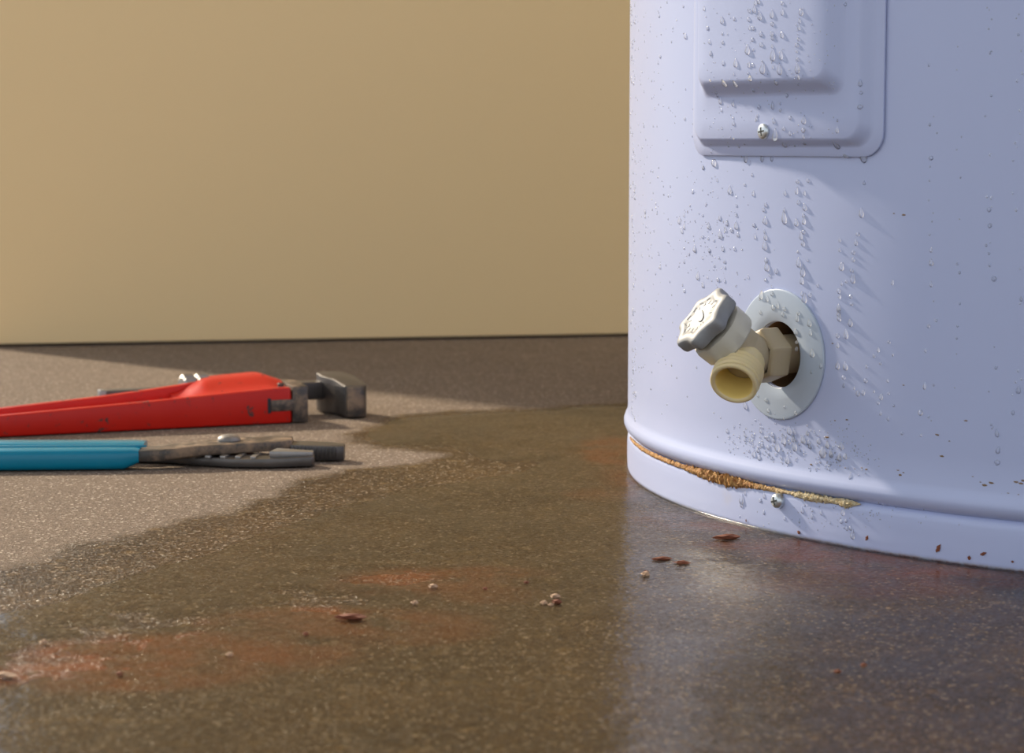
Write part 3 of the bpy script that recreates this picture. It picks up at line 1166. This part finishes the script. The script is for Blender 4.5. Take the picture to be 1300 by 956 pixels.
def drop_frame(x, y):
    az, z, off = hit(x, y)
    nrm = Vector((math.cos(az), math.sin(az), 0))
    if off > 0.0013:                                    # slope of the cover
        e = 0.0004
        du = (cover_h(az + e / TR, z) - cover_h(az - e / TR, z)) / (2 * e)
        dv = (cover_h(az, z + e) - cover_h(az, z - e)) / (2 * e)
        tg = Vector((-math.sin(az), math.cos(az), 0))
        if abs(du) < 3 and abs(dv) < 3:
            nrm = (nrm - tg * du - UP * dv).normalized()
    zc = nrm
    xc = UP.cross(zc).normalized()
    yc = zc.cross(xc)
    m = Matrix((xc, yc, zc)).transposed().to_4x4()
    m.translation = on_tank(az, z, off)
    return m, off, az, z


LAB = {'cover': ('clear water drop on the stepped access cover', 'water drops on the access cover'),
       'plate': ('clear water drop on the round plate behind the drain valve', 'water drops on the valve plate'),
       'upper': ('clear water drop on the tank wall between access cover and drain valve', 'water drops between cover and valve'),
       'flank': ('clear water drop on the tank wall beside the stepped access cover', 'water drops beside the cover'),
       'run': ('clear water drop on the tank wall beyond the valve plate', 'water drops beyond the valve plate'),
       'lower': ('clear water drop in the cluster below the valve plate', 'water drops under the valve plate'),
       'foot': ('clear water drop on the white base ring below the rusty seam', 'water drops on the base ring'),
       'hang': ('clear water drop hanging from the lower lip of the access cover', 'drops hanging from the cover lip')}
SIZE = {'s': 'tiny', 'm': 'small', 'l': 'large', 'x': 'very large'}
placed = []


def put_drop(x, y, size, kind=None, hang=False):
    m, off, az, z = drop_frame(x, y)
    s = SZ[size] * random.uniform(0.85, 1.15) * mm
    if kind is None:
        kind = 1 if size in 'lx' or random.random() < 0.35 else 0
    if hang:
        kind = 2
    o = bpy.data.objects.new('water_drop', DM[kind])
    o.matrix_world = m @ Matrix.Rotation(random.uniform(-0.2, 0.2), 4, 'Z') @ Matrix.Diagonal((s * random.uniform(.8, 1.1), s * random.uniform(0.95, 1.35), s, 1))
    C.objects.link(o)
    wh = 'hang' if hang else 'cover' if off > 0.0013 else 'plate' if off > 0.0007 else 'foot' if z < ZG else \
        'flank' if z > ZB else 'lower' if z < ZW - 0.03 else 'run' if az > AZW + 0.085 else 'upper'
    tag(o, LAB[wh][0].replace('clear', SIZE[size] + ' clear'), 'water drop', SIZE[size] + ' ' + LAB[wh][1])
    placed.append((x, y))


def grp(ox, oy, sc_, txt):
    for it in txt.split():
        a, b, s = it.split(',')
        put_drop(ox + float(a) / sc_, oy + float(b) / sc_, s)


# on and around the access cover
grp(790, 0, 3.61, '458,98,l 513,87,m 460,155,s 460,195,m 463,290,m 520,295,l 510,340,s 580,90,m 583,50,m 605,47,m 610,15,m 625,8,m '
    '630,78,l 600,130,m 583,130,s 635,157,m 597,182,m 637,205,m 575,235,x 600,228,s 685,70,l 687,110,m 685,155,m 690,172,m 733,60,m 732,15,m '
    '732,163,m 687,215,s 690,260,x 728,260,l 690,310,s 722,325,l 643,320,x 640,280,s 580,300,m 597,298,m 577,335,s 585,362,m 820,60,l 810,130,m '
    '812,100,s 808,180,m 800,207,m 800,237,s 805,273,m 803,320,l 808,358,s 400,195,m 392,130,m 375,42,s 405,245,m 403,370,s 470,385,l '
    '520,388,l 420,400,s 430,425,s 450,465,m 508,478,m 437,440,s 455,508,s 508,540,s 510,568,m 457,588,s 510,635,s 600,415,m 705,380,m 755,437,m '
    '627,490,m 690,490,l 725,505,m 725,475,s 620,530,s 615,545,s 695,558,m 770,540,m 832,555,l 740,590,m 770,613,m 830,597,m 830,627,m 985,600,m '
    '986,552,s 700,628,x 745,665,l 790,668,s 835,658,m 535,672,s 487,670,s 985,668,x 292,170,m 175,260,m 165,290,s 288,545,m 373,770,m '
    '1090,385,m 1090,490,m 1095,425,s 1022,20,s 170,75,m 280,30,s 130,120,s 100,420,s 150,500,s')
for x, y, s in ((907, 206, 'x'), (947, 200, 'l'), (968, 200, 'l'), (1097, 199, 'x'), (980, 201, 'm'), (1074, 197, 'm')):
    put_drop(x, y + 1, s, hang=True)
# on the bare wall between cover and valve
grp(780, 180, 4.06, '595,255,x 405,258,m 458,135,m 530,200,s 710,170,s 672,222,s 715,270,m 780,325,m 770,350,m 777,412,l 773,465,s 780,495,l 775,540,l '
    '783,612,m 787,650,x 780,712,m 812,750,s 880,268,m 875,355,s 877,400,x 945,205,m 998,200,m 940,258,m 980,268,m 948,312,m 982,342,l 975,382,m '
    '938,422,l 978,412,l 975,465,m 962,490,m 973,527,l 945,568,s 950,630,l 972,675,x 967,720,x 995,610,s 968,785,m 980,815,x 1008,790,m 1048,742,s '
    '335,410,l 360,382,s 360,440,m 350,462,m 160,360,m 160,385,m 415,557,l 490,560,m 547,485,l 545,395,m 580,422,m 572,455,m 605,457,m 628,437,l 487,440,m '
    '455,490,m 485,500,s 515,510,s 637,480,m 720,430,m 725,492,m 620,553,m 560,553,m 430,697,l 535,712,m 570,720,s 457,740,m 362,770,m 237,648,m 690,700,s '
    '360,550,s 385,580,s 360,620,s 455,600,s 540,600,s 570,620,s 570,650,s 515,640,s 480,700,s 390,330,s 475,320,s 455,380,s 630,330,s 630,380,s 800,690,s 835,668,m '
    '215,320,s 220,370,s 205,460,s 145,590,s 190,530,s 230,580,s 213,680,s')
# right of the valve and along the runs
grp(1050, 180, 4.34, '190,400,l 170,510,m 160,560,m 145,610,m 145,650,m 80,695,l 135,710,m 143,760,x 65,822,m 70,857,m 130,853,m 135,895,m 65,925,l 70,545,s '
    '70,600,s 575,670,l 573,90,m 893,375,m 897,462,m 920,755,m 573,600,s 573,790,s 205,230,s 105,770,s 80,785,s 65,950,m 1070,870,s 360,780,s')
grp(1020, 380, 3.68, '165,45,m 168,90,l 220,115,l 200,170,l 160,170,m 160,218,m 160,315,l 197,318,x 188,365,m 188,405,s 290,380,m 400,200,s 350,240,m 330,265,s '
    '418,260,s 360,300,s 295,315,s 565,410,m 547,530,m 280,437,m 255,440,m 237,418,s 330,432,s 362,460,m 350,485,s 398,440,s 422,497,s 393,382,s 395,562,s 360,535,s '
    '90,720,x 170,742,m 130,725,m 195,738,m 113,685,m 70,665,m 20,628,m 30,690,m 3,665,m 178,690,l 908,710,m 905,630,m 905,762,m 1003,428,m 978,530,m 900,320,s '
    '220,835,m 285,850,m 460,627,s 550,637,s 585,125,m 570,240,s')
# on the round plate
grp(830, 340, 4.55, '620,165,l 655,185,m 683,150,m 615,258,m 690,230,m 715,222,m 755,238,m 745,270,m 835,262,m 828,298,m 820,370,m 825,430,m 900,325,l 915,500,l '
    '825,470,m 905,380,m 965,572,m 910,605,s 650,765,m 660,825,m 600,740,s 820,840,m 530,800,l')
# loose cluster under the plate and on the base ring
grp(880, 540, 5.65, '485,45,m 425,75,m 535,95,m 570,70,m 690,45,l 725,50,m 720,100,l 730,160,l 650,115,l 605,165,x 540,160,m 580,110,m 495,145,m 465,180,m 435,210,m '
    '475,235,m 550,305,m 610,320,m 675,255,l 790,110,l 830,125,m 820,60,m 845,160,s 905,120,m 960,145,m 640,75,s 410,120,s 400,185,s 370,70,s 370,105,s 330,85,s 245,40,m '
    '255,90,s 540,205,s 560,235,s 590,210,s 630,230,s 680,290,s 655,145,s 690,125,m 610,90,s 570,140,s 430,150,s 885,325,s 845,330,s 930,210,x 990,210,l 960,265,s 975,290,s 990,275,s '
    '965,310,s 1050,240,l 1090,230,m')
grp(880, 540, 5.65, '350,540,x 350,570,l 375,490,m 485,540,m 510,510,m 510,625,m 335,655,s 660,670,m 765,690,m 785,615,m 855,610,m 855,655,m 1075,630,l 1105,740,m 1065,690,m '
    '1085,735,s 1130,740,m 1145,790,l 1100,685,m 1155,770,s 985,700,s 920,630,m 800,575,s')
# finer mist of droplets, too many to count
rnd = random.Random(3)
mist = MB()
unit = drop_mesh(0)


def mist_drop(x, y, r):
    try:
        m, off, az, z = drop_frame(x, y)
    except ValueError:
        return
    q = m @ Matrix.Diagonal((r, r * rnd.uniform(0.9, 1.5), r, 1))
    ns = 7
    rs = []
    for rad, h in ((1, -0.05), (0.8, 0.38), (0.4, 0.58), (0.05, 0.63)):
        rs.append([q @ Vector((rad * math.cos(2 * PI * j / ns), rad * math.sin(2 * PI * j / ns), h)) for j in range(ns)])
    mist.rings(rs, True, False, True)


for _ in range(200):                                     # left flank of the tank
    mist_drop(803 + abs(rnd.gauss(0, 1)) * 34, rnd.uniform(2, 530), rnd.uniform(0.22, 0.55) * mm)
for _ in range(90):                                      # silhouette edge
    mist_drop(800.5 + rnd.uniform(0, 7), rnd.uniform(2, 535), rnd.uniform(0.5, 1.0) * mm)
for _ in range(170):
    mist_drop(rnd.gauss(905, 32), rnd.gauss(300, 60), rnd.uniform(0.2, 0.45) * mm)
for _ in range(230):
    mist_drop(rnd.gauss(980, 36), rnd.gauss(566, 17), rnd.uniform(0.2, 0.5) * mm)
for _ in range(120):
    mist_drop(rnd.gauss(1065, 22), rnd.gauss(578, 16), rnd.uniform(0.2, 0.42) * mm)
for _ in range(120):
    mist_drop(rnd.gauss(1060, 60), rnd.gauss(655, 9), rnd.uniform(0.2, 0.45) * mm)
for _ in range(150):
    mist_drop(rnd.uniform(890, 1060), rnd.uniform(2, 185), rnd.uniform(0.18, 0.38) * mm)
for _ in range(70):
    x = rnd.choice((1182, 1256, 1292, 1216)) + rnd.gauss(0, 3)
    mist_drop(x, rnd.uniform(5, 560), rnd.uniform(0.25, 0.6) * mm)
mo = mist.build('droplet_mist', 'water_drop', angle=80)
tag(mo, 'fine mist of tiny water droplets beaded over the white tank', 'water droplets', kind='stuff')
print('drops', len(placed), 'tris', sum(len(o.data.polygons) for o in C.objects if o.type == 'MESH'))
